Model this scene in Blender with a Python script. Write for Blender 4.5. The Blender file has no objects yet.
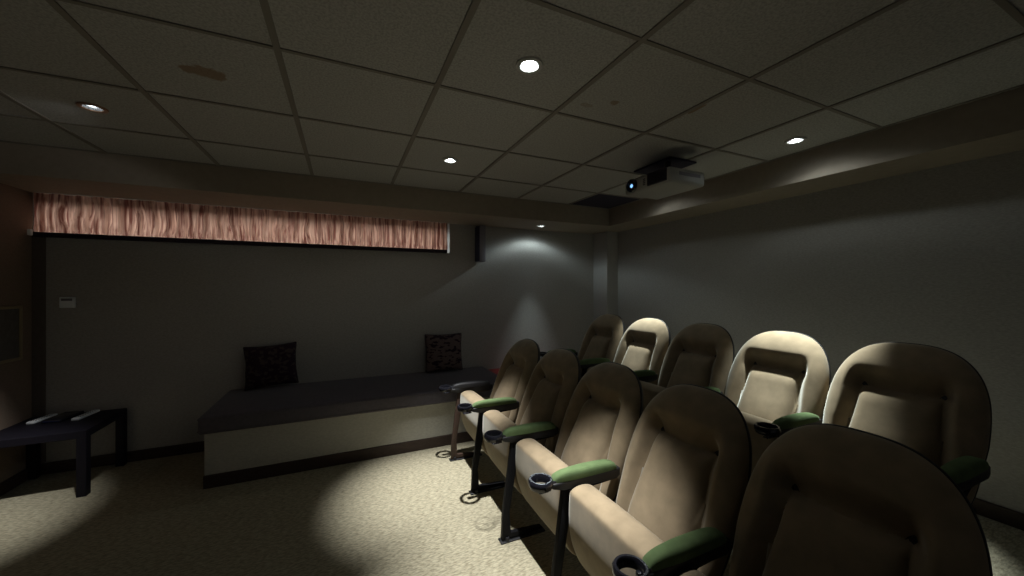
import bpy, bmesh, math, random
from mathutils import Vector, Matrix, noise
random.seed(7)
C = bpy.context.scene.collection
PI = math.pi

# ------------------------------------------------------------------ materials
def mat(name, col, rough=.8, metal=0., sheen=0., spec=.3, var=None, bump=None, coat=0., sheen_tint=(1,1,1)):
    """var=(scale, amount, stretch xyz) colour variation; bump=(scale, strength, dist, stretch)"""
    m = bpy.data.materials.new(name); m.use_nodes = True
    nt = m.node_tree; b = nt.nodes['Principled BSDF']
    b.inputs['Base Color'].default_value = (*col, 1); b.inputs['Roughness'].default_value = rough
    b.inputs['Metallic'].default_value = metal; b.inputs['Specular IOR Level'].default_value = spec
    if sheen:
        b.inputs['Sheen Weight'].default_value = sheen; b.inputs['Sheen Roughness'].default_value = .35
        b.inputs['Sheen Tint'].default_value = (*sheen_tint, 1)
    if coat: b.inputs['Coat Weight'].default_value = coat
    if var or bump:
        tc = nt.nodes.new('ShaderNodeTexCoord')
    if var:
        mp = nt.nodes.new('ShaderNodeMapping'); mp.inputs['Scale'].default_value = var[2] if len(var) > 2 else (1,1,1)
        n = nt.nodes.new('ShaderNodeTexNoise'); n.inputs['Scale'].default_value = var[0]; n.inputs['Detail'].default_value = 4
        mr = nt.nodes.new('ShaderNodeMapRange'); mr.inputs[1].default_value = .3; mr.inputs[2].default_value = .7
        mr.inputs[3].default_value = 1-var[1]; mr.inputs[4].default_value = 1+var[1]
        mx = nt.nodes.new('ShaderNodeVectorMath'); mx.operation = 'SCALE'; mx.inputs[0].default_value = col
        nt.links.new(tc.outputs['Object'], mp.inputs[0]); nt.links.new(mp.outputs[0], n.inputs['Vector'])
        nt.links.new(n.outputs['Fac'], mr.inputs[0]); nt.links.new(mr.outputs[0], mx.inputs['Scale'])
        nt.links.new(mx.outputs[0], b.inputs['Base Color'])
    if bump:
        mp2 = nt.nodes.new('ShaderNodeMapping'); mp2.inputs['Scale'].default_value = bump[3] if len(bump) > 3 else (1,1,1)
        n2 = nt.nodes.new('ShaderNodeTexNoise'); n2.inputs['Scale'].default_value = bump[0]; n2.inputs['Detail'].default_value = 3
        bp = nt.nodes.new('ShaderNodeBump'); bp.inputs['Strength'].default_value = bump[1]; bp.inputs['Distance'].default_value = bump[2]
        nt.links.new(tc.outputs['Object'], mp2.inputs[0]); nt.links.new(mp2.outputs[0], n2.inputs['Vector'])
        nt.links.new(n2.outputs['Fac'], bp.inputs['Height']); nt.links.new(bp.outputs[0], b.inputs['Normal'])
    return m

def emit(name, col, s):
    m = bpy.data.materials.new(name); m.use_nodes = True; nt = m.node_tree; nt.nodes.clear()
    e = nt.nodes.new('ShaderNodeEmission'); e.inputs[0].default_value = (*col, 1); e.inputs[1].default_value = s
    o = nt.nodes.new('ShaderNodeOutputMaterial'); nt.links.new(e.outputs[0], o.inputs[0]); return m

M = {}
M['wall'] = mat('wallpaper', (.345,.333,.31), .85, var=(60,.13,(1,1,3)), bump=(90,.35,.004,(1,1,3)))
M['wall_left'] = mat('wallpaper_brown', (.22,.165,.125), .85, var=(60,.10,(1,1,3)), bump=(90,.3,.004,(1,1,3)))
M['corner'] = mat('corner_strip', (.12,.10,.085), .8, var=(30,.1))
M['soffit'] = mat('soffit_paint', (.30,.255,.205), .8, var=(25,.05), bump=(120,.15,.002))
M['pilaster'] = mat('pilaster_paint', (.38,.37,.35), .8, var=(40,.06,(1,1,3)))
M['base'] = mat('baseboard_wood', (.045,.03,.024), .5, var=(20,.2,(1,1,6)))
M['grid'] = mat('ceiling_grid', (.22,.205,.18), .6)
M['dark_tile'] = mat('dark_vent_tile', (.035,.032,.055), .8, var=(200,.15))
M['velvet'] = mat('brown_velvet', (.235,.183,.118), .9, sheen=.6, spec=.1, var=(14,.14), bump=(220,.12,.001), sheen_tint=(.92,.95,.88))
M['green'] = mat('green_velvet', (.085,.125,.055), .9, sheen=.12, spec=.1, var=(25,.12), bump=(250,.12,.001), sheen_tint=(.6,.9,.55))
M['plastic'] = mat('black_plastic', (.010,.010,.014), .2, spec=.5, bump=(300,.08,.0005))
M['shell'] = mat('black_shell', (.012,.012,.014), .55, spec=.35, bump=(300,.1,.0005))
M['steel'] = mat('black_steel', (.006,.006,.007), .6, spec=.12)
M['endpanel'] = mat('brown_end_panel', (.05,.03,.022), .5, var=(12,.2,(1,1,5)))
M['chrome'] = mat('bright_metal', (.6,.62,.66), .25, metal=1)
M['bench'] = mat('bench_panel', (.43,.42,.37), .8, var=(50,.1,(1,1,2)), bump=(90,.25,.003))
M['bcush'] = mat('bench_upholstery', (.105,.095,.108), .9, sheen=.15, spec=.15, var=(40,.1), bump=(260,.25,.001))
M['tablewood'] = mat('table_black', (.008,.007,.012), .6, spec=.2)
M['white'] = mat('white_plastic', (.78,.82,.84), .45)
M['grey'] = mat('grey_plastic', (.16,.16,.18), .5)
M['proj'] = mat('projector_white', (.38,.385,.37), .45, spec=.35)
M['projgrill'] = mat('projector_grill', (.05,.048,.065), .6)
M['red'] = mat('dark_red_top', (.20,.02,.018), .5, var=(20,.15))
M['brass'] = mat('copper_trim', (.45,.28,.18), .35, metal=.8)
M['trimwhite'] = mat('downlight_trim', (.5,.5,.48), .4)
M['reflector'] = mat('downlight_reflector', (.6,.6,.6), .25, metal=.9)
M['bulb'] = emit('bulb_glow', (.9,1.,1.), 40)
M['bulb_dim'] = emit('bulb_glow_aside', (.85,.95,1.), 6)
M['lensglow'] = emit('lens_glow', (.25,.55,1.), 1.2)
M['lensglass'] = mat('lens_glass', (.01,.015,.05), .08, spec=.8, coat=1)
M['spk_grille'] = mat('speaker_grille', (.02,.018,.04), .8, bump=(900,.5,.001))
M['spk_body'] = mat('speaker_body', (.20,.19,.22), .5)
M['frametan'] = mat('picture_frame_tan', (.28,.23,.14), .5)
M['framepanel'] = mat('grey_panel', (.11,.105,.10), .7, var=(30,.15))
M['winframe'] = mat('window_frame_white', (.8,.8,.8), .5)
M['hem'] = mat('dark_hem', (.02,.012,.02), .7)

# ceiling tile: speckle + three brown water stains with their own shape
def tile_mat():
    m = mat('ceiling_tile', (.36,.35,.31), .9, bump=(160,.5,.004))
    nt = m.node_tree; b = nt.nodes['Principled BSDF']; L = nt.links
    tc = nt.nodes.new('ShaderNodeTexCoord')
    n = nt.nodes.new('ShaderNodeTexNoise'); n.inputs['Scale'].default_value = 110; n.inputs['Detail'].default_value = 5
    L.new(tc.outputs['Object'], n.inputs['Vector'])
    r = nt.nodes.new('ShaderNodeValToRGB'); r.color_ramp.elements[0].color = (.34,.34,.33,1); r.color_ramp.elements[1].color = (.47,.47,.455,1)
    r.color_ramp.elements[0].position = .35; r.color_ramp.elements[1].position = .6
    L.new(n.outputs['Fac'], r.inputs[0]); cur = r.outputs[0]
    nd = nt.nodes.new('ShaderNodeTexNoise'); nd.inputs['Scale'].default_value = 14; nd.inputs['Detail'].default_value = 4
    L.new(tc.outputs['Object'], nd.inputs['Vector'])
    for (x, y, rx, ry, a) in ((-.52,1.955,.075,.055,.75), (1.10,1.51,.05,.02,.35), (1.21,1.435,.03,.028,.65), (1.63,1.31,.012,.09,.8)):
        sub = nt.nodes.new('ShaderNodeVectorMath'); sub.operation = 'SUBTRACT'; sub.inputs[1].default_value = (x, y, 2.305)
        L.new(tc.outputs['Object'], sub.inputs[0])
        sc = nt.nodes.new('ShaderNodeVectorMath'); sc.operation = 'MULTIPLY'; sc.inputs[1].default_value = (1/rx, 1/ry, 0)
        L.new(sub.outputs[0], sc.inputs[0])
        ln = nt.nodes.new('ShaderNodeVectorMath'); ln.operation = 'LENGTH'; L.new(sc.outputs[0], ln.inputs[0])
        ad = nt.nodes.new('ShaderNodeMath'); ad.operation = 'MULTIPLY_ADD'; ad.inputs[1].default_value = 2.2
        L.new(nd.outputs['Fac'], ad.inputs[0]); L.new(ln.outputs['Value'], ad.inputs[2])
        mr = nt.nodes.new('ShaderNodeMapRange'); mr.inputs[1].default_value = 1.95; mr.inputs[2].default_value = 2.15
        mr.inputs[3].default_value = a; mr.inputs[4].default_value = 0
        L.new(ad.outputs[0], mr.inputs[0])
        mx = nt.nodes.new('ShaderNodeMix'); mx.data_type = 'RGBA'; mx.inputs['B'].default_value = (.24,.15,.075,1)
        L.new(mr.outputs[0], mx.inputs['Factor']); L.new(cur, mx.inputs['A']); cur = mx.outputs['Result']
    L.new(cur, b.inputs['Base Color']); return m
M['tile'] = tile_mat()

def carpet_mat():
    m = mat('patterned_carpet', (.4,.36,.24), .95, spec=.1)
    nt = m.node_tree; b = nt.nodes['Principled BSDF']; L = nt.links
    tc = nt.nodes.new('ShaderNodeTexCoord')
    mp = nt.nodes.new('ShaderNodeMapping'); mp.inputs['Scale'].default_value = (.8,2.6,1); mp.inputs['Rotation'].default_value = (0,0,.12)
    L.new(tc.outputs['Object'], mp.inputs[0])
    v = nt.nodes.new('ShaderNodeTexVoronoi'); v.inputs['Scale'].default_value = 34; v.feature = 'DISTANCE_TO_EDGE'
    n = nt.nodes.new('ShaderNodeTexNoise'); n.inputs['Scale'].default_value = 42; n.inputs['Detail'].default_value = 4
    n3 = nt.nodes.new('ShaderNodeTexNoise'); n3.inputs['Scale'].default_value = 3.; n3.inputs['Detail'].default_value = 3
    L.new(mp.outputs[0], n.inputs['Vector']); L.new(tc.outputs['Object'], n3.inputs['Vector'])
    dist = nt.nodes.new('ShaderNodeMix'); dist.data_type = 'VECTOR'; dist.inputs['Factor'].default_value = .04
    L.new(mp.outputs[0], dist.inputs['A']); L.new(n.outputs['Color'], dist.inputs['B']); L.new(dist.outputs['Result'], v.inputs['Vector'])
    r = nt.nodes.new('ShaderNodeValToRGB'); e = r.color_ramp.elements
    e[0].position = .0; e[0].color = (.30,.275,.20,1); e[1].position = .25; e[1].color = (.40,.365,.265,1)
    L.new(v.outputs['Distance'], r.inputs[0])
    r2 = nt.nodes.new('ShaderNodeValToRGB'); e = r2.color_ramp.elements
    e[0].position = .38; e[0].color = (.66,.64,.60,1); e[1].position = .56; e[1].color = (1.1,1.1,1.08,1)
    L.new(n.outputs['Fac'], r2.inputs[0])
    mx = nt.nodes.new('ShaderNodeMix'); mx.data_type = 'RGBA'; mx.blend_type = 'MULTIPLY'; mx.inputs['Factor'].default_value = .8
    L.new(r.outputs[0], mx.inputs['A']); L.new(r2.outputs[0], mx.inputs['B'])
    L.new(mx.outputs['Result'], b.inputs['Base Color'])
    bp = nt.nodes.new('ShaderNodeBump'); bp.inputs['Strength'].default_value = .6; bp.inputs['Distance'].default_value = .006
    L.new(n.outputs['Fac'], bp.inputs['Height']); L.new(bp.outputs[0], b.inputs['Normal'])
    return m
M['carpet'] = carpet_mat()

def pillow_mat(name, a, b_, scale, stretch, thr):
    m = mat(name, a, .9, sheen=.15, spec=.1)
    nt = m.node_tree; b = nt.nodes['Principled BSDF']; L = nt.links
    tc = nt.nodes.new('ShaderNodeTexCoord'); mp = nt.nodes.new('ShaderNodeMapping'); mp.inputs['Scale'].default_value = stretch
    n = nt.nodes.new('ShaderNodeTexNoise'); n.inputs['Scale'].default_value = scale; n.inputs['Detail'].default_value = 2
    r = nt.nodes.new('ShaderNodeValToRGB'); e = r.color_ramp.elements
    e[0].position = thr; e[0].color = (*a, 1); e[1].position = thr+.04; e[1].color = (*b_, 1)
    L.new(tc.outputs['Object'], mp.inputs[0]); L.new(mp.outputs[0], n.inputs['Vector']); L.new(n.outputs['Fac'], r.inputs[0])
    L.new(r.outputs[0], b.inputs['Base Color']); return m
M['pillow'] = pillow_mat('plum_print', (.028,.015,.024), (.065,.048,.045), 24, (1,1,1.3), .52)
M['pillow2'] = pillow_mat('script_print', (.12,.085,.08), (.025,.014,.022), 16, (1,1,2.2), .53)

def curtain_mat():
    m = bpy.data.materials.new('curtain_fabric'); m.use_nodes = True; nt = m.node_tree; nt.nodes.clear(); L = nt.links
    tc = nt.nodes.new('ShaderNodeTexCoord'); n = nt.nodes.new('ShaderNodeTexNoise'); n.inputs['Scale'].default_value = 46; n.inputs['Detail'].default_value = 5; n.inputs['Distortion'].default_value = .3
    mp = nt.nodes.new('ShaderNodeMapping'); mp.inputs['Scale'].default_value = (1,1,.05)
    L.new(tc.outputs['Object'], mp.inputs[0]); L.new(mp.outputs[0], n.inputs['Vector'])
    r = nt.nodes.new('ShaderNodeValToRGB'); e = r.color_ramp.elements
    e[0].position = .36; e[0].color = (.22,.08,.058,1); e[1].position = .60; e[1].color = (.68,.41,.30,1)  # dark and pale streaks stand in for the shade of gathered folds
    L.new(n.outputs['Fac'], r.inputs[0])
    t = nt.nodes.new('ShaderNodeBsdfTranslucent'); d = nt.nodes.new('ShaderNodeBsdfDiffuse'); s = nt.nodes.new('ShaderNodeMixShader')
    s.inputs[0].default_value = .45; o = nt.nodes.new('ShaderNodeOutputMaterial')
    L.new(r.outputs[0], t.inputs[0]); L.new(r.outputs[0], d.inputs[0]); L.new(t.outputs[0], s.inputs[1]); L.new(d.outputs[0], s.inputs[2])
    L.new(s.outputs[0], o.inputs[0]); return m
M['curtain'] = curtain_mat()
def glass_mat():
    m = bpy.data.materials.new('window_glass'); m.use_nodes = True; nt = m.node_tree; nt.nodes.clear(); L = nt.links
    t = nt.nodes.new('ShaderNodeBsdfTransparent'); t.inputs[0].default_value = (.92,.95,.95,1)
    g = nt.nodes.new('ShaderNodeBsdfGlossy'); g.inputs['Roughness'].default_value = .02; s = nt.nodes.new('ShaderNodeMixShader')
    s.inputs[0].default_value = .08; o = nt.nodes.new('ShaderNodeOutputMaterial')
    L.new(t.outputs[0], s.inputs[1]); L.new(g.outputs[0], s.inputs[2]); L.new(s.outputs[0], o.inputs[0]); return m
M['glass'] = glass_mat()

# ------------------------------------------------------------------ mesh helpers
def bx(bm, x0, x1, y0, y1, z0, z1, mi=0, bevel=0., seg=2):
    r = bmesh.ops.create_cube(bm, size=1)
    vs = r['verts']
    for v in vs:
        v.co = Vector(((x0+x1)/2 + v.co.x*(x1-x0), (y0+y1)/2 + v.co.y*(y1-y0), (z0+z1)/2 + v.co.z*(z1-z0)))
    fs = list({f for v in vs for f in v.link_faces})
    for f in fs: f.material_index = mi
    if bevel:
        es = list({e for v in vs for e in v.link_edges})
        bmesh.ops.bevel(bm, geom=es, offset=bevel, segments=seg, profile=.5, affect='EDGES')
def quad(bm, pts, mi=0):
    f = bm.faces.new([bm.verts.new(p) for p in pts]); f.material_index = mi; return f
def prism(bm, poly, y0, y1, mi=0, bevel=0.):
    """poly in (x,z) extruded along y"""
    a = [bm.verts.new((x, y0, z)) for x, z in poly]; b = [bm.verts.new((x, y1, z)) for x, z in poly]
    n = len(poly); fs = [bm.faces.new(a), bm.faces.new(b[::-1])]
    for i in range(n): fs.append(bm.faces.new((a[i], b[i], b[(i+1)%n], a[(i+1)%n])))
    for f in fs: f.material_index = mi
    if bevel:
        es = list({e for f in fs for e in f.edges})
        bmesh.ops.bevel(bm, geom=es, offset=bevel, segments=2, profile=.5, affect='EDGES')
def lathe(bm, prof, c=(0,0,0), n=40, mi=0, axis='Z', closed=False):
    rings = []
    for r, h in prof:
        ring = []
        for k in range(n):
            a = 2*PI*k/n
            if axis == 'Z': p = (c[0]+r*math.cos(a), c[1]+r*math.sin(a), c[2]+h)
            elif axis == 'X': p = (c[0]+h, c[1]+r*math.cos(a), c[2]+r*math.sin(a))
            else: p = (c[0]+r*math.cos(a), c[1]+h, c[2]+r*math.sin(a))
            ring.append(bm.verts.new(p))
        rings.append(ring)
    m = len(rings)
    for i in range(m if closed else m-1):
        A, B = rings[i], rings[(i+1)%m]
        for k in range(n):
            f = bm.faces.new((A[k], A[(k+1)%n], B[(k+1)%n], B[k])); f.material_index = mi
    return rings
def tube(bm, p0, p1, r, n=12, mi=0):
    p0, p1 = Vector(p0), Vector(p1); d = (p1-p0).normalized()
    u = d.orthogonal().normalized(); w = d.cross(u)
    A = [bm.verts.new(p0+u*r*math.cos(2*PI*k/n)+w*r*math.sin(2*PI*k/n)) for k in range(n)]
    B = [bm.verts.new(p1+u*r*math.cos(2*PI*k/n)+w*r*math.sin(2*PI*k/n)) for k in range(n)]
    for k in range(n): bm.faces.new((A[k], A[(k+1)%n], B[(k+1)%n], B[k])).material_index = mi
    bm.faces.new(A).material_index = mi; bm.faces.new(B[::-1]).material_index = mi

def obj(name, bm, mats, parent=None, loc=None, smooth=False, subsurf=0, origin=None, label=None, recalc=True):
    if recalc: bmesh.ops.recalc_face_normals(bm, faces=bm.faces)
    if origin is not None:
        for v in bm.verts: v.co -= Vector(origin)
    me = bpy.data.meshes.new(name); bm.to_mesh(me); bm.free()
    if not isinstance(mats, (list, tuple)): mats = [mats]
    for m in mats: me.materials.append(m)
    if smooth:
        for p in me.polygons: p.use_smooth = True
        try: me.set_sharp_from_angle(angle=math.radians(50))
        except Exception: pass
    o = bpy.data.objects.new(name, me); C.objects.link(o)
    if parent: o.parent = parent
    if origin is not None: o.location = origin
    if loc is not None: o.location = loc
    if subsurf:
        s = o.modifiers.new('sub', 'SUBSURF'); s.levels = s.render_levels = subsurf
    if label: o['label'] = label
    return o
def tag(o, label, cat, group=None):
    o['label'] = label; o['category'] = cat
    if group: o['group'] = group
    return o
def thing(name, label, cat, loc=(0,0,0), rotz=0, group=None):
    o = bpy.data.objects.new(name, None); C.objects.link(o); o.location = loc; o.rotation_euler = (0,0,rotz)
    o.empty_display_size = .1
    return tag(o, label, cat, group)
def struct(name, bm, m, smooth=False):
    o = obj(name, bm, m, smooth=smooth); o['kind'] = 'structure'; return o
def copy_tree(o, parent=None):
    c = o.copy(); C.objects.link(c); c.parent = parent
    for ch in [x for x in bpy.data.objects if x.parent == o]: copy_tree(ch, c)
    return c

# ------------------------------------------------------------------ room dimensions (metres; camera stands at 0,0,1.4)
XL, XR, YW, YN = -2.11, 3.17, 3.98, -2.6
ZC, ZS = 2.303, 2.11               # ceiling, soffit underside
SX, SY = 2.77, 3.38                # soffit faces
RISE = .16; RX = 1.62              # platform of the back row
X0G, Y0G, T = .38, 1.025, .61      # ceiling grid
LAMPS = [(.685,1.33), (.685,2.55), (2.515,1.33), (-1.145,2.55), (2.515,2.55)]
LAMP_S = (2.05,3.69)

bm = bmesh.new(); bx(bm, XL-.1, XR+.1, YN, YW+.1, -.05, 0); struct('floor', bm, M['carpet'])
bm = bmesh.new(); bx(bm, RX, XR, YN, 3.40, .0, RISE, bevel=.008); o = struct('riser_platform', bm, M['carpet'])

def hole_quads(bm, x0, x1, y0, y1, z, cx, cy, h, mi):
    P = lambda x, y: (x, y, z)
    for a in ((x0,x1,y0,cy-h), (x0,x1,cy+h,y1), (x0,cx-h,cy-h,cy+h), (cx+h,x1,cy-h,cy+h)):
        quad(bm, [P(a[0],a[2]), P(a[1],a[2]), P(a[1],a[3]), P(a[0],a[3])], mi)
bm = bmesh.new()
xs = [x for x in [X0G + T*k for k in range(-10, 10)] if XL+.02 < x < SX-.02]; ys = [y for y in [Y0G + T*k for k in range(-10, 10)] if YN < y < SY-.02]
XS = [XL] + xs + [SX]; YS = [YN] + ys + [SY]; zt = ZC+.005
for i in range(len(XS)-1):
    for j in range(len(YS)-1):
        x0, x1, y0, y1 = XS[i], XS[i+1], YS[j], YS[j+1]
        dark = x0 > 2.1 and y0 > 2.8
        hl = [l for l in LAMPS if x0 < l[0] < x1 and y0 < l[1] < y1]
        dz = random.uniform(-.0012,.0012)
        if hl: hole_quads(bm, x0, x1, y0, y1, zt, hl[0][0], hl[0][1], .034, 0)
        else: quad(bm, [(x0,y0,zt+dz),(x1,y0,zt-dz),(x1,y1,zt+dz),(x0,y1,zt)], 2 if dark else 0)
for x in xs: bx(bm, x-.012, x+.012, YN, SY, ZC-.001, ZC+.004, 1)
for y in ys: bx(bm, XL, SX, y-.009, y+.009, ZC, ZC+.004, 1)
bx(bm, XL, XL+.02, YN, SY, ZC, ZC+.004, 1); bx(bm, XL, SX, SY-.02, SY, ZC, ZC+.004, 1); bx(bm, SX-.02, SX, YN, SY, ZC, ZC+.004, 1)
quad(bm, [(XL-.1,YN,ZC+.15),(XR+.1,YN,ZC+.15),(XR+.1,YW+.3,ZC+.15),(XL-.1,YW+.3,ZC+.15)], 1)
struct('ceiling', bm, [M['tile'], M['grid'], M['dark_tile']]).data.polygons
# bulkheads
bm = bmesh.new()
quad(bm, [(XL,SY,ZC+.01),(SX,SY,ZC+.01),(SX,SY,ZS),(XL,SY,ZS)])
hole_quads(bm, XL, XR, SY, YW+.22, ZS, LAMP_S[0], LAMP_S[1], .034, 0)
quad(bm, [(XL,YW+.22,ZS),(XR,YW+.22,ZS),(XR,YW+.22,ZC+.1),(XL,YW+.22,ZC+.1)])
bmesh.ops.remove_doubles(bm, verts=bm.verts, dist=1e-4)
struct('trim_1', bm, M['soffit'])
bm = bmesh.new()
quad(bm, [(SX,YN,ZC+.01),(SX,SY,ZC+.01),(SX,SY,ZS),(SX,YN,ZS)]); quad(bm, [(SX,YN,ZS),(SX,SY,ZS),(XR,SY,ZS),(XR,YN,ZS)])
struct('trim_2', bm, M['soffit'])
# walls
OPX, OPZ = 1.06, 1.785
bm = bmesh.new()
bx(bm, XL-.1, XR+.1, YW, YW+.2, 0, OPZ); bx(bm, OPX, XR+.1, YW, YW+.2, OPZ, ZS+.02); bx(bm, XL-.1, XL+.03, YW, YW+.2, OPZ, ZS+.02)  # narrow left return added behind the curtain to stop window light leaking
struct('wall_far', bm, M['wall'])
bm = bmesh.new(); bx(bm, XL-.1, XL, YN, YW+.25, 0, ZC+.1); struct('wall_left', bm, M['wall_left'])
bm = bmesh.new(); bx(bm, XR, XR+.1, YN, YW, 0, ZC+.1); struct('wall_right', bm, M['wall'])
bm = bmesh.new(); bx(bm, 3.0, XR, 3.70, YW, 0, ZS, bevel=.004); struct('trim_3', bm, M['pilaster'])
bm = bmesh.new(); bx(bm, XL, XL+.07, YW-.012, YW, .09, OPZ, bevel=.002); struct('trim_4', bm, M['corner'])  # thin strip in the left corner, darker than both walls
def baseb(name, x0, x1, y0, y1, z=0):
    bm = bmesh.new(); bx(bm, x0, x1, y0, y1, z, z+.085, bevel=.003); struct(name, bm, M['base'])
baseb('baseboard_far', XL, -.90, YW-.015, YW); baseb('baseboard_left', XL, XL+.015, YN, YW-.015); baseb('baseboard_right', XR-.015, XR, YN, 3.4, RISE)
# window behind the curtain
bm = bmesh.new()
y0, y1 = YW+.13, YW+.17
bx(bm, XL, OPX, y0, y1, OPZ, OPZ+.035); bx(bm, XL, OPX, y0, y1, ZS-.035, ZS)
for x in (XL+.02, XL+1.06, XL+2.12, OPX-.02): bx(bm, x-.02, x+.02, y0, y1, OPZ+.035, ZS-.035)
wf = struct('window_1', bm, M['winframe'])
bm = bmesh.new(); bx(bm, XL+.02, OPX-.02, YW+.148, YW+.152, OPZ+.03, ZS-.03); g = obj('pane', bm, M['glass'], wf)

# curtain
bm = bmesh.new()
cx0, cx1, cz0, cz1 = XL+.02, 1.022, 1.815, 2.105
NX, NZ = 900, 16; g = []
def fold(x, t):
    w = x + .03*noise.noise(Vector((x*3, t*1.2, 0))) + .012*noise.noise(Vector((x*11, t*2.5, 4)))
    a = .017*math.sin(w*62 + 2*math.sin(w*5)) + .014*math.sin(w*131+1.3) + .014*noise.noise(Vector((w*22, 0, 7)))
    b = .009*math.sin(w*235 + 3*noise.noise(Vector((x*20,0,1))))*max(0, 1-t*2.2)
    return a*(.55+.45*math.sin(PI*min(1, t*1.1))) + b
for j in range(NZ+1):
    t = j/NZ; row = []
    for i in range(NX+1):
        x = cx0 + (cx1-cx0)*i/NX
        y = 3.935 + .042*math.exp(-((x-cx0)/.006)**2) + fold(x, t)*(.4 if j == 0 else 1)*min(1,(x-cx0)/.03+.05) - .006*math.exp(-((t-.09)/.05)**2)
        row.append(bm.verts.new((x, y, cz0+(cz1-cz0)*t)))
    g.append(row)
for j in range(NZ):
    for i in range(NX): bm.faces.new((g[j][i], g[j][i+1], g[j+1][i+1], g[j+1][i]))
cur = obj('curtain', bm, M['curtain'], smooth=True, origin=(-.55,3.935,cz0))
tag(cur, 'backlit pinkish gathered curtain across the high basement window', 'curtain')
bm = bmesh.new(); bx(bm, cx0, cx1, 3.922, YW-.001, 1.780, 1.815, bevel=.006); o = obj('hem_rod', bm, M['hem'], cur, label='dark bottom hem and rod'); o.location = Vector((0,0,0))-Vector((-.55,3.935,cz0))
bm = bmesh.new(); bx(bm, cx0-.008, cx0+.012, 3.90, 3.925, 1.785, 1.83, bevel=.004); o = obj('bracket', bm, M['white'], cur, label='small white rod bracket'); o.location = Vector((0,0,0))-Vector((-.55,3.935,cz0))

# ------------------------------------------------------------------ theatre seat (local: x from cup holder centre towards the wall, y along the row)
PITCH = .528
def xb(z): return .625 + (z-.98)*.40          # plane of the backrest
NA, NR = 160, 76
def outline(a):
    c, s = math.cos(a), math.sin(a)
    if s >= 0:
        n = 2.7; y = .262*math.copysign(abs(c)**(2/n), c); z = .62 + .36*abs(s)**(2/n)
    else:
        n = 7; y = .262*math.copysign(abs(c)**(2/n), c); z = .62 - .27*abs(s)**(2/n)
        y *= 1 - .10*((.62-z)/.32)
    return y, z
def sm(a, b, t):
    t = max(0, min(1, (t-a)/(b-a))); return t*t*(3-2*t)
def bulge(y, z, rho):
    s = min((1-rho)/.30, 1); base = .070*(1-(1-s)**2.3)**.5
    base += .012*sm(.70,.90,z)*(1-rho)**.5             # head roll
    wi = .134 + .022*sm(.75,.45,z)
    q = 1 - sm(wi-.004, wi+.060, abs(y))
    D0 = .056 + .026*min(1, abs(y)/wi)**2.5
    if z > .765: v = 1 - sm(.765,.885,z); D = D0
    else:
        v = 1
        dt = min(1, (.765-z)/.065); ds = max(0, min(1, (wi-abs(y))/.045))
        dome = (1-(1-dt)**2)**.5 * (.45 + .55*(1-(1-ds)**2)**.5)
        D = D0 - (D0-.014)*dome - .035*sm(.74,.50,z)*(1-(min(1,abs(y)/wi))**4)
    return base - D*q*v
ang = [2*PI*k/NA for k in range(NA)]
bm = bmesh.new(); rings = []
OUT = [outline(a) for a in ang]
cy, cz = 0, .60
for i in range(NR):
    rho = 1 - (i/NR)**1.05
    ring = []
    for (y, z) in OUT:
        yy, zz = y*rho, cz + (z-cz)*rho
        ring.append(bm.verts.new((xb(zz) - bulge(yy, zz, rho), yy, zz)))
    rings.append(ring)
cv = bm.verts.new((xb(cz)-bulge(0, cz, 0), 0, cz))
for i in range(NR-1):
    for k in range(NA): bm.faces.new((rings[i][k], rings[i][(k+1)%NA], rings[i+1][(k+1)%NA], rings[i+1][k]))
for k in range(NA): bm.faces.new((rings[-1][k], rings[-1][(k+1)%NA], cv))
bb = [bm.verts.new((xb(z)+.012, y, z)) for y, z in OUT]
for k in range(NA): bm.faces.new((rings[0][k], bb[k], bb[(k+1)%NA], rings[0][(k+1)%NA]))
bm.faces.new(bb)
BACK = bm
def scale_out(s): return [(y*s, cz+(z-cz)*s) for y, z in OUT]
bm = bmesh.new(); R = []
for s, dx in ((1.003,.003),(1.006,.006),(1.006,.012),(.975,.030),(.80,.045),(.4,.05)):
    R.append([bm.verts.new((xb(z)+dx, y, z)) for y, z in scale_out(s)])
for i in range(len(R)-1):
    for k in range(NA): bm.faces.new((R[i][k], R[i][(k+1)%NA], R[i+1][(k+1)%NA], R[i+1][k]))
bm.faces.new(R[0]); bm.faces.new(R[-1])
SHELL = bm
# tipped-up seat cushion: rounded profile swept across the seat
prof = [(.112,.510),(.113,.537),(.117,.548),(.128,.556),(.155,.566),(.195,.565),(.222,.557),(.235,.545),(.247,.505),(.285,.40),(.315,.27),(.318,.215),(.290,.185),(.235,.180),(.185,.200),(.145,.265),(.118,.350),(.108,.430)]
bm = bmesh.new(); S = []
pcx = sum(p[0] for p in prof)/len(prof); pcz = sum(p[1] for p in prof)/len(prof)
HW = .232
for y, s in ((-HW,.0),(-HW,.55),(-HW,.86),(-HW+.006,.955),(-HW+.024,.995),(-HW+.06,1),(-.08,1.02),(.08,1.02),(HW-.06,1),(HW-.024,.995),(HW-.006,.955),(HW,.86),(HW,.55),(HW,.0)):
    if s == 0: S.append(bm.verts.new((pcx, y*1.01, pcz))); continue
    S.append([bm.verts.new((pcx+(x-pcx)*(1-(1-s)*.62 if s<1 else s), y, pcz+(z-pcz)*(1-(1-s)*.35 if .8<s<1 else s))) for x, z in prof])
n = len(prof)
for i in range(len(S)-1):
    A, B = S[i], S[i+1]
    for k in range(n):
        if not isinstance(A, list): bm.faces.new((A, B[k], B[(k+1)%n]))
        elif not isinstance(B, list): bm.faces.new((A[k], A[(k+1)%n], B))
        else: bm.faces.new((A[k], A[(k+1)%n], B[(k+1)%n], B[k]))
CUSH = bm

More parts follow.
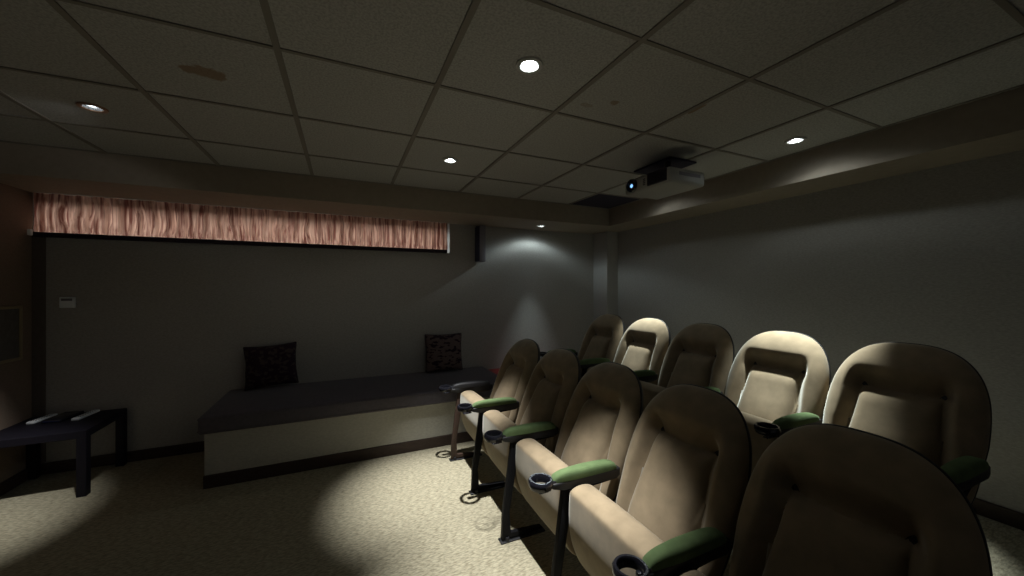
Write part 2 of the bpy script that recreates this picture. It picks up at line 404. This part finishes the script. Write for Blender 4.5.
def make_arm(seat, dy, end=False):
    # standard (side support) with foot
    bm = bmesh.new()
    poly = [(.105,.555),(.052,.16),(.045,.012),(.30,.012),(.29,.03),(.095,.04),(.085,.16),(.14,.47),(.26,.53),(.375,.53),(.395,.555)]
    prism(bm, poly, dy-.013, dy+.013, 0, .003)
    st = obj('standard', bm, M['endpanel' if end else 'steel'], seat, smooth=True)
    bm = bmesh.new(); bx(bm, .035, .31, dy-.026, dy+.026, 0, .008, bevel=.003)
    lathe(bm, [(0,.03),(.010,.03),(.012,.022),(.012,.012),(.0,.012)], (.075,dy-.015,-.003), 12); lathe(bm, [(0,.03),(.010,.03),(.012,.022),(.012,.012),(.0,.012)], (.075,dy+.015,-.003), 12)
    obj('foot_plate', bm, M['shell'], st, smooth=True)
    # arm
    bm = bmesh.new()
    prism(bm, [(.035,.583),(.045,.560),(.10,.545),(.38,.537),(.400,.55),(.400,.585)], dy-.025, dy+.025, 0, .006)
    arm = obj('armrest', bm, M['shell'], seat, smooth=True)
    bm = bmesh.new(); rows = []
    N = 22
    for i in range(N+1):
        t = i/N; x = .048 + .340*t
        e = (1-abs(2*t-1)**7)**.5 if 0 < t < 1 else .0
        w = (.023+.007*sm(0,.45,t))*(.55+.45*e); h = .034*e + .006*math.sin(PI*min(1,t*1.1))*e
        rows.append([bm.verts.new((x, dy+w*c_, .583+h*s_)) for c_, s_ in [(math.copysign(abs(math.cos(a))**.55, math.cos(a)), abs(math.sin(a))**.55) for a in [PI*k/14 for k in range(15)]]])
    for i in range(N):
        for k in range(14): bm.faces.new((rows[i][k], rows[i+1][k], rows[i+1][k+1], rows[i][k+1]))
        bm.faces.new((rows[i][0], rows[i][14], rows[i+1][14], rows[i+1][0]))
    bm.faces.new(rows[0]); bm.faces.new(rows[-1])
    obj('arm_pad', bm, M['shell' if end else 'green'], arm, smooth=True, label='arm pad darkened as unlit' if end else 'green velvet arm pad')  # end pad takes the black shell colour to look unlit
    bm = bmesh.new()
    lathe(bm, [(.036,.574),(.0365,.600),(.040,.607),(.047,.607),(.052,.600),(.052,.585),(.047,.572)], (0,dy,0), 40, closed=True)
    bx(bm, .040, .07, dy-.02, dy+.02, .567, .592, bevel=.004)
    bx(bm, -.012, .03, dy-.012, dy+.012, .548, .556, bevel=.002); bx(bm, .024, .046, dy-.008, dy+.008, .548, .58, bevel=.002)
    obj('cup_holder', bm, M['plastic'], arm, smooth=True, label='open black ring cup holder')

def make_seat():
    s = thing('theatre_seat', '', 'theatre seat')
    obj('backrest', BACK, M['velvet'], s, smooth=True)
    obj('back_shell', SHELL, M['shell'], s, smooth=True, label='black moulded back shell')
    obj('seat_cushion', CUSH, M['velvet'], s, smooth=True, subsurf=2, label='tipped-up brown velvet seat cushion')
    bm = bmesh.new()
    tube(bm, (.33,-.252,.30), (.33,.252,.30), .016); bx(bm, .30,.42,-.249,-.237,.25,.40,bevel=.004); bx(bm, .30,.42,.237,.249,.25,.40,bevel=.004)
    bx(bm, .345,.40,-.24,.24,.27,.33,bevel=.005)
    obj('hinge_frame', bm, M['steel'], s, smooth=True, label='black steel hinge frame')
    make_arm(s, -PITCH/2)
    return s
def upd(): bpy.context.view_layer.update()
seat0 = make_seat()
FX, BX = .745, 1.775
front_labels = ['brown velvet theatre seat closest to the camera, cut by the bottom edge of the photo',
 'brown velvet theatre seat in the front row, second from camera, its seat cushion brightly lit',
 'brown velvet theatre seat in the middle of the front row, green armpad brightly lit',
 'brown velvet theatre seat in the front row, second from the bench end',
 'brown velvet theatre seat at the far end of the front row, beside the grey bench']
back_labels = ['large brown theatre seat at the near right end of the back row',
 'back row theatre seat under the right ceiling light, brightly lit with a shaded headrest recess',
 'dark unlit theatre seat in the middle of the back row between two lit ones',
 'pale lit theatre seat in the back row, second from the far corner',
 'dark narrow-looking theatre seat at the far end of the back row, beside the corner pilaster']
for k in range(5):
    s = seat0 if k == 0 else copy_tree(seat0)
    s.location = (FX, .551+PITCH*k, 0); s['label'] = front_labels[k]; s['group'] = 'front row of theatre seats'
    if k == 4: make_arm(s, PITCH/2, True)
for k in range(5):
    s = copy_tree(seat0)
    s.location = (BX, .79+PITCH*k, RISE); s['label'] = back_labels[k]; s['group'] = 'back row of theatre seats on the platform'
    if k == 4: make_arm(s, PITCH/2)

# ------------------------------------------------------------------ bench along the far wall
bn = thing('bench', 'long built-in bench with pale front panel and dark grey cushion under the curtained window', 'bench', (.27,3.6,0))
def loc(bm, name, m, parent, off, **kw):
    for v in bm.verts: v.co -= Vector(off)
    return obj(name, bm, m, parent, **kw)
off = (.27,3.6,0)
bm = bmesh.new(); bx(bm, -.885, 1.44, 3.225, YW-.001, .09, .385, bevel=.003); loc(bm, 'front_panel', M['bench'], bn, off)
bm = bmesh.new(); bx(bm, -.890, 1.445, 3.215, YW-.001, 0, .09, bevel=.003); loc(bm, 'plinth', M['base'], bn, off, label='dark wooden plinth')
bm = bmesh.new(); bx(bm, -.915, 1.45, 3.185, YW-.003, .386, .507, bevel=.022, seg=4)
loc(bm, 'seat_cushion', M['bcush'], bn, off, smooth=True, label='dark grey upholstered bench cushion')
bm = bmesh.new()
for z in (.405,.490):
    pts = [(-.917,3.975),(-.917,3.205),(-.897,3.184),(1.43,3.184)]
    for a, b in zip(pts, pts[1:]): tube(bm, (*a,z), (*b,z), .0035, 8)
loc(bm, 'piping', M['bcush'], bn, off, smooth=True)
# low cabinet past the bench
cb = thing('low_cabinet', 'low cabinet with a dark red top at the far right end of the bench', 'cabinet', (1.9,3.7,0))
off = (1.9,3.7,0)
bm = bmesh.new(); bx(bm, 1.47, 2.35, 3.48, YW-.003, 0, .44, bevel=.004); loc(bm, 'body', M['base'], cb, off)
bm = bmesh.new(); bx(bm, 1.462, 2.36, 3.465, YW-.003, .44, .462, bevel=.005); loc(bm, 'cabinet_top', M['red'], cb, off, label='dark red top')
bm = bmesh.new()
for x in (1.49, 1.92): bx(bm, x, x+.40, 3.468, 3.481, .06, .42, bevel=.003)
loc(bm, 'door', M['endpanel'], cb, off)

# pillows
def pillow(name, w, h, th, m, label, loc_, rot, pinch=.05):
    bm = bmesh.new(); N = 28
    def P(u, v, s):
        px = u*w/2*(1-pinch*(1-v*v)) ; pz = v*h/2*(1-pinch*(1-u*u))
        t = ((1-u**4)*(1-v**4))**.55
        return Vector((px + .004*noise.noise(Vector((u*2,v*2,s))), s*th/2*t + .01*noise.noise(Vector((u*2.5,v*2.5,5+s)))*t, pz))
    fr = [[None]*(N+1) for _ in range(N+1)]; bk = [[None]*(N+1) for _ in range(N+1)]
    for i in range(N+1):
        for j in range(N+1):
            u, v = 2*i/N-1, 2*j/N-1
            u = math.sin(u*PI/2); v = math.sin(v*PI/2)
            fr[i][j] = bm.verts.new(P(u, v, -1))
            bk[i][j] = fr[i][j] if i in (0,N) or j in (0,N) else bm.verts.new(P(u, v, 1))
    for i in range(N):
        for j in range(N):
            bm.faces.new((fr[i][j], fr[i+1][j], fr[i+1][j+1], fr[i][j+1])); bm.faces.new((bk[i][j], bk[i][j+1], bk[i+1][j+1], bk[i+1][j]))
    o = obj(name, bm, m, smooth=True); o.location = loc_; o.rotation_euler = rot
    bm = bmesh.new()
    ed = [P(math.sin((2*i/N-1)*PI/2), -1, 1) for i in range(N+1)] + [P(1, math.sin((2*i/N-1)*PI/2), 1) for i in range(1, N+1)] + [P(math.sin((1-2*i/N)*PI/2), 1, 1) for i in range(1, N+1)] + [P(-1, math.sin((1-2*i/N)*PI/2), 1) for i in range(1, N+1)]
    for a, b in zip(ed, ed[1:]):
        if (b-a).length > 1e-4: tube(bm, a, b, .004, 6)
    obj('piping', bm, M['hem'], o, smooth=True)
    return tag(o, label, 'pillow')
pillow('throw_pillow', .40, .37, .12, M['pillow'], 'plum patterned throw pillow at the left end of the grey bench', (-.59,3.895,.707), (math.radians(-10), math.radians(-3), math.radians(4)), .07)
pillow('throw_pillow', .39, .39, .12, M['pillow2'], 'dark throw pillow with rows of script-like print near the speaker end of the bench', (.975,3.89,.712), (math.radians(-9), 0, math.radians(-3)))

# ------------------------------------------------------------------ low black table in the corner
t = thing('side_table', 'low square black table in the left corner', 'table', (-1.85,3.70,0))
off = (-1.85,3.70,0); x0, x1, y0, y1 = -2.105, -1.575, 3.44, 3.955
bm = bmesh.new(); bx(bm, x0, x1, y0, y1, .392, .442, bevel=.003); loc(bm, 'tabletop', M['tablewood'], t, off)
for a in (x0, x1-.05):
    for b in (y0, y1-.05):
        bm = bmesh.new(); bx(bm, a, a+.05, b, b+.05, 0, .392, bevel=.002); loc(bm, 'leg', M['tablewood'], t, off)
def remote(label, cx, cy, L, W, rz, m, tipm=None, H=.018):
    r = thing('remote_control', label, 'remote control', (cx,cy,.442), rz)
    bm = bmesh.new(); bx(bm, -W/2, W/2, -L/2, L/2, 0, H, bevel=.006, seg=3); obj('body', bm, m, r, smooth=True)
    bm = bmesh.new()
    for i in range(3):
        for j in range(7): bx(bm, (i-1)*W*.27-.0035, (i-1)*W*.27+.0035, -L*.35+j*L*.11-.003, -L*.35+j*L*.11+.003, H-.001, H+.0015, bevel=.0008, seg=1)
    obj('button_pad', bm, M['grey'], r)
    return r
remote('white remote control nearest the wall corner on the black table', -1.99, 3.845, .19, .045, math.radians(-8), M['white'])
remote('white remote control on the right side of the black table', -1.755, 3.83, .21, .045, math.radians(-6), M['white'])
r = thing('media_player', 'flat black media box lying between the two white remotes', 'media player', (-1.875,3.83,.442), math.radians(-8))
bm = bmesh.new(); bx(bm, -.055, .055, -.10, .10, 0, .022, bevel=.004); obj('body', bm, M['plastic'], r, smooth=True)
bm = bmesh.new(); bx(bm, -.045, .045, -.1015, -.0995, .006, .016, bevel=.0006, seg=1); obj('display', bm, M['lensglass'], r)

# wall plate, framed panel, speaker
o = thing('thermostat', 'small pale thermostat on the wall above the black table', 'thermostat', (-1.92,YW,1.29))
bm = bmesh.new(); bx(bm, -.042, .042, -.022, 0, -.042, .042, bevel=.006, seg=3); obj('body', bm, M['white'], o, smooth=True)
bm = bmesh.new(); bx(bm, -.030, .030, -.0245, -.021, .012, .030, bevel=.001, seg=1); obj('display', bm, M['grey'], o)
o = thing('wall_panel', 'grey rectangular panel in a thin tan frame on the left wall', 'panel', (XL,3.47,1.08))
bm = bmesh.new(); bx(bm, 0, .015, -.36, .36, -.175, .185); obj('panel_face', bm, M['framepanel'], o)
bm = bmesh.new()
for a in ((-.375,.375,.175,.195),(-.375,.375,-.19,-.17),(-.375,-.355,-.19,.195),(.355,.375,-.19,.195)): bx(bm, 0, .024, a[0], a[1], a[2], a[3], bevel=.003)
obj('frame', bm, M['frametan'], o)
o = thing('wall_speaker', 'slim black and grey speaker high on the wall right of the curtain', 'speaker', (1.385,YW,1.69))
bm = bmesh.new(); bx(bm, -.030, .040, -.165, -.02, 0, .40, bevel=.006, seg=3); obj('cabinet', bm, M['spk_body'], o, smooth=True)
bm = bmesh.new(); bx(bm, -.040, -.028, -.160, -.026, .008, .392, bevel=.004); obj('grille', bm, M['spk_grille'], o, smooth=True, label='dark speaker grille')
bm = bmesh.new(); bx(bm, -.015, .025, -.022, 0, .15, .40); bx(bm, -.02, .03, -.03, 0, .39, .412); obj('bracket', bm, M['shell'], o)

# ------------------------------------------------------------------ projector
px0, px1, py0, py1, pz0, pz1 = 1.835, 2.155, 1.665, 2.075, 2.062, 2.160
p = thing('projector', 'white projector hanging from the ceiling over the seats', 'projector', ((px0+px1)/2,(py0+py1)/2,pz0))
off = ((px0+px1)/2,(py0+py1)/2,pz0)
bm = bmesh.new(); bx(bm, px0, px1, py0, py1, pz0, pz1, bevel=.022, seg=4); loc(bm, 'body', M['proj'], p, off, smooth=True)
bm = bmesh.new(); LY, LZ = py1-.085, pz0+.052
lathe(bm, [(.030,.03),(.030,-.012),(.034,-.018),(.043,-.018),(.046,-.010),(.046,.03)], (px0,LY,LZ), 40, axis='X'); ln = loc(bm, 'lens_ring', M['plastic'], p, off, smooth=True, label='black lens surround')
bm = bmesh.new(); lathe(bm, [(0,-.013),(.012,-.012),(.022,-.008),(.031,.0)], (px0,LY,LZ), 32, axis='X'); loc(bm, 'lens', M['lensglass'], ln, off, smooth=True, label='blue-lit glass lens')
bm = bmesh.new(); lathe(bm, [(0,-.0162),(.011,-.0150),(.0125,-.012)], (px0,LY-.004,LZ-.004), 24, axis='X'); loc(bm, 'lens_glow', M['lensglow'], ln, off, smooth=True, label='glowing spot in the lens')
bm = bmesh.new(); bx(bm, px0-.003, px0+.004, py0+.025, py0+.185, pz0+.013, pz1-.009, bevel=.001, seg=1)
for k in range(11): bx(bm, px0-.006, px0-.002, py0+.027, py0+.183, pz0+.017+k*.0068, pz0+.0275+k*.0068)
loc(bm, 'vent_grill', M['projgrill'], p, off, label='dark slatted vent grille')
bm = bmesh.new()
for k in range(4): bx(bm, px0-.002, px0+.002, py0+.205, py0+.225, pz0+.03+k*.012, pz0+.036+k*.012)
loc(bm, 'logo', M['projgrill'], p, off)
bm = bmesh.new(); bx(bm, px0+.08, px1-.05, py0-.0015, py0+.003, pz0+.05, pz1-.026, bevel=.001, seg=1)
loc(bm, 'side_panel', M['spk_body'], p, off)
bm = bmesh.new(); tube(bm, (2.07,1.90,pz1-.005), (2.07,1.90,ZC-.01), .022, 20); bx(bm, 1.95,2.12,1.82,1.98,pz1-.004,pz1+.012,bevel=.003); bx(bm, 2.01,2.13,1.84,1.96,pz1+.03,pz1+.05,bevel=.004)
loc(bm, 'ceiling_mount', M['shell'], p, off, smooth=True)
bm = bmesh.new(); bx(bm, 2.03, 2.29, 1.84, 2.19, ZC-.014, ZC-.001, bevel=.003); loc(bm, 'mount_plate', M['dark_tile'], p, off, label='dark square ceiling plate')

# ------------------------------------------------------------------ downlights
ies = bpy.data.texts.new('downlight_ies')
def set_ies(t, pts):
    t.write("IESNA:LM-63-1995\nTILT=NONE\n1 1000 1 %d 1 1 2 0 0 0\n1 1 10\n%s\n0\n%s\n" % (len(pts), ' '.join(str(a) for a, _ in pts), ' '.join(str(c) for _, c in pts)))
set_ies(ies, [(0,10),(20,9),(33,9),(42,12),(50,22),(58,46),(65,50),(71,16),(77,3),(90,0)])
KW = .010
def downlight(x, y, z, label, energy, tilt=(0,0), ringm='trimwhite', bulbm='bulb', colr=(.97,.975,.96), cone=41, wide=1, blend=.85):
    d = thing('downlight', label, 'ceiling light', (x,y,z), 0, None)
    bm = bmesh.new(); lathe(bm, [(.036,.002),(.038,-.004),(.046,-.006),(.054,-.004),(.056,.001)], n=48, closed=True)
    ring = obj('trim_ring', bm, M[ringm], d, smooth=True)
    bm = bmesh.new(); lathe(bm, [(.036,.0),(.033,.012),(.027,.030),(.020,.042)], n=40); obj('reflector', bm, M['reflector'], d, smooth=True)
    bm = bmesh.new(); lathe(bm, [(.0,-.0),(.012,.001),(.021,.006),(.024,.012),(.022,.03),(.0,.034)], (0,0,.008), n=32)
    b = obj('bulb', bm, M[bulbm], d, smooth=True, label='glowing lamp')
    L = bpy.data.lights.new('downlight_beam', 'POINT'); L.energy = energy; L.shadow_soft_size = .018; L.color = colr
    L.use_nodes = True; nt = L.node_tree; e = nt.nodes['Emission']
    tx = nt.nodes.new('ShaderNodeTexIES'); tx.mode = 'INTERNAL'; tx.ies = ies; tx.inputs['Strength'].default_value = KW*wide
    nt.links.new(tx.outputs[0], e.inputs['Strength'])
    lo = bpy.data.objects.new('downlight_beam', L); C.objects.link(lo); lo.location = (x, y, z-.030)
    lo.rotation_euler = (tilt[0], tilt[1], 0)
    S = bpy.data.lights.new('downlight_spot', 'SPOT'); S.energy = energy*7.2; S.shadow_soft_size = .022; S.color = colr
    S.spot_size = math.radians(cone); S.spot_blend = blend
    so = bpy.data.objects.new('downlight_spot', S); C.objects.link(so); so.location = (x, y, z-.026); so.rotation_euler = (tilt[0], tilt[1], 0)
    return d
E = 55
downlight(*LAMPS[0], ZC, 'largest glaring recessed ceiling light above the nearest seats', E*.92, (0, 0), cone=44, blend=.95)
downlight(*LAMPS[1], ZC, 'small recessed ceiling light above the bench end of the front row', E*.95, (0, math.radians(1)), cone=41, blend=1)
downlight(*LAMPS[2], ZC, 'recessed ceiling light right of the projector, next to the bulkhead', E*.85, (math.radians(-5), math.radians(4)), cone=38, colr=(.89,.98,.97))
downlight(*LAMPS[3], ZC, 'dim copper-rimmed recessed ceiling light at the left side of the ceiling', E*.4, (math.radians(15), math.radians(25)), 'brass', 'bulb_dim', blend=1, cone=38)
downlight(*LAMPS[4], ZC, 'recessed ceiling light hidden behind the projector', E*.8, (math.radians(-7), 0), cone=35, wide=.5, colr=(.89,.98,.97))
downlight(*LAMP_S, ZS, 'tiny recessed light in the bulkhead beside the far wall', E*.11, wide=25, cone=44, blend=1, colr=(.82,.97,1.))

# daylight outside the window
A = bpy.data.lights.new('daylight', 'AREA'); A.shape = 'RECTANGLE'; A.size = 3.3; A.size_y = .30; A.energy = 36; A.color = (.95,.97,1)
ao = bpy.data.objects.new('daylight', A); C.objects.link(ao); ao.location = (-.53, YW+.45, 2.25); ao.rotation_euler = (math.radians(-65), 0, 0)

w = bpy.data.worlds.new('World'); bpy.context.scene.world = w; w.use_nodes = True
bg = w.node_tree.nodes['Background']; bg.inputs[0].default_value = (.95,.97,1,1); bg.inputs[1].default_value = .05

cam = bpy.data.cameras.new('Camera'); cam.lens = 12.94; cam.sensor_width = 36; cam.clip_start = .02
co = bpy.data.objects.new('Camera', cam); C.objects.link(co); co.location = (0,0,1.4); co.rotation_euler = (PI/2, 0, -math.radians(24.55))
sc = bpy.context.scene; sc.camera = co
sc.view_settings.view_transform = 'Standard'; sc.view_settings.look = 'None'; sc.view_settings.exposure = .22; sc.view_settings.gamma = 1
sc.view_settings.use_curve_mapping = False
sc.cycles.use_denoising = True
sc.cycles.max_bounces = 10; sc.cycles.diffuse_bounces = 7; sc.cycles.sample_clamp_indirect = 4
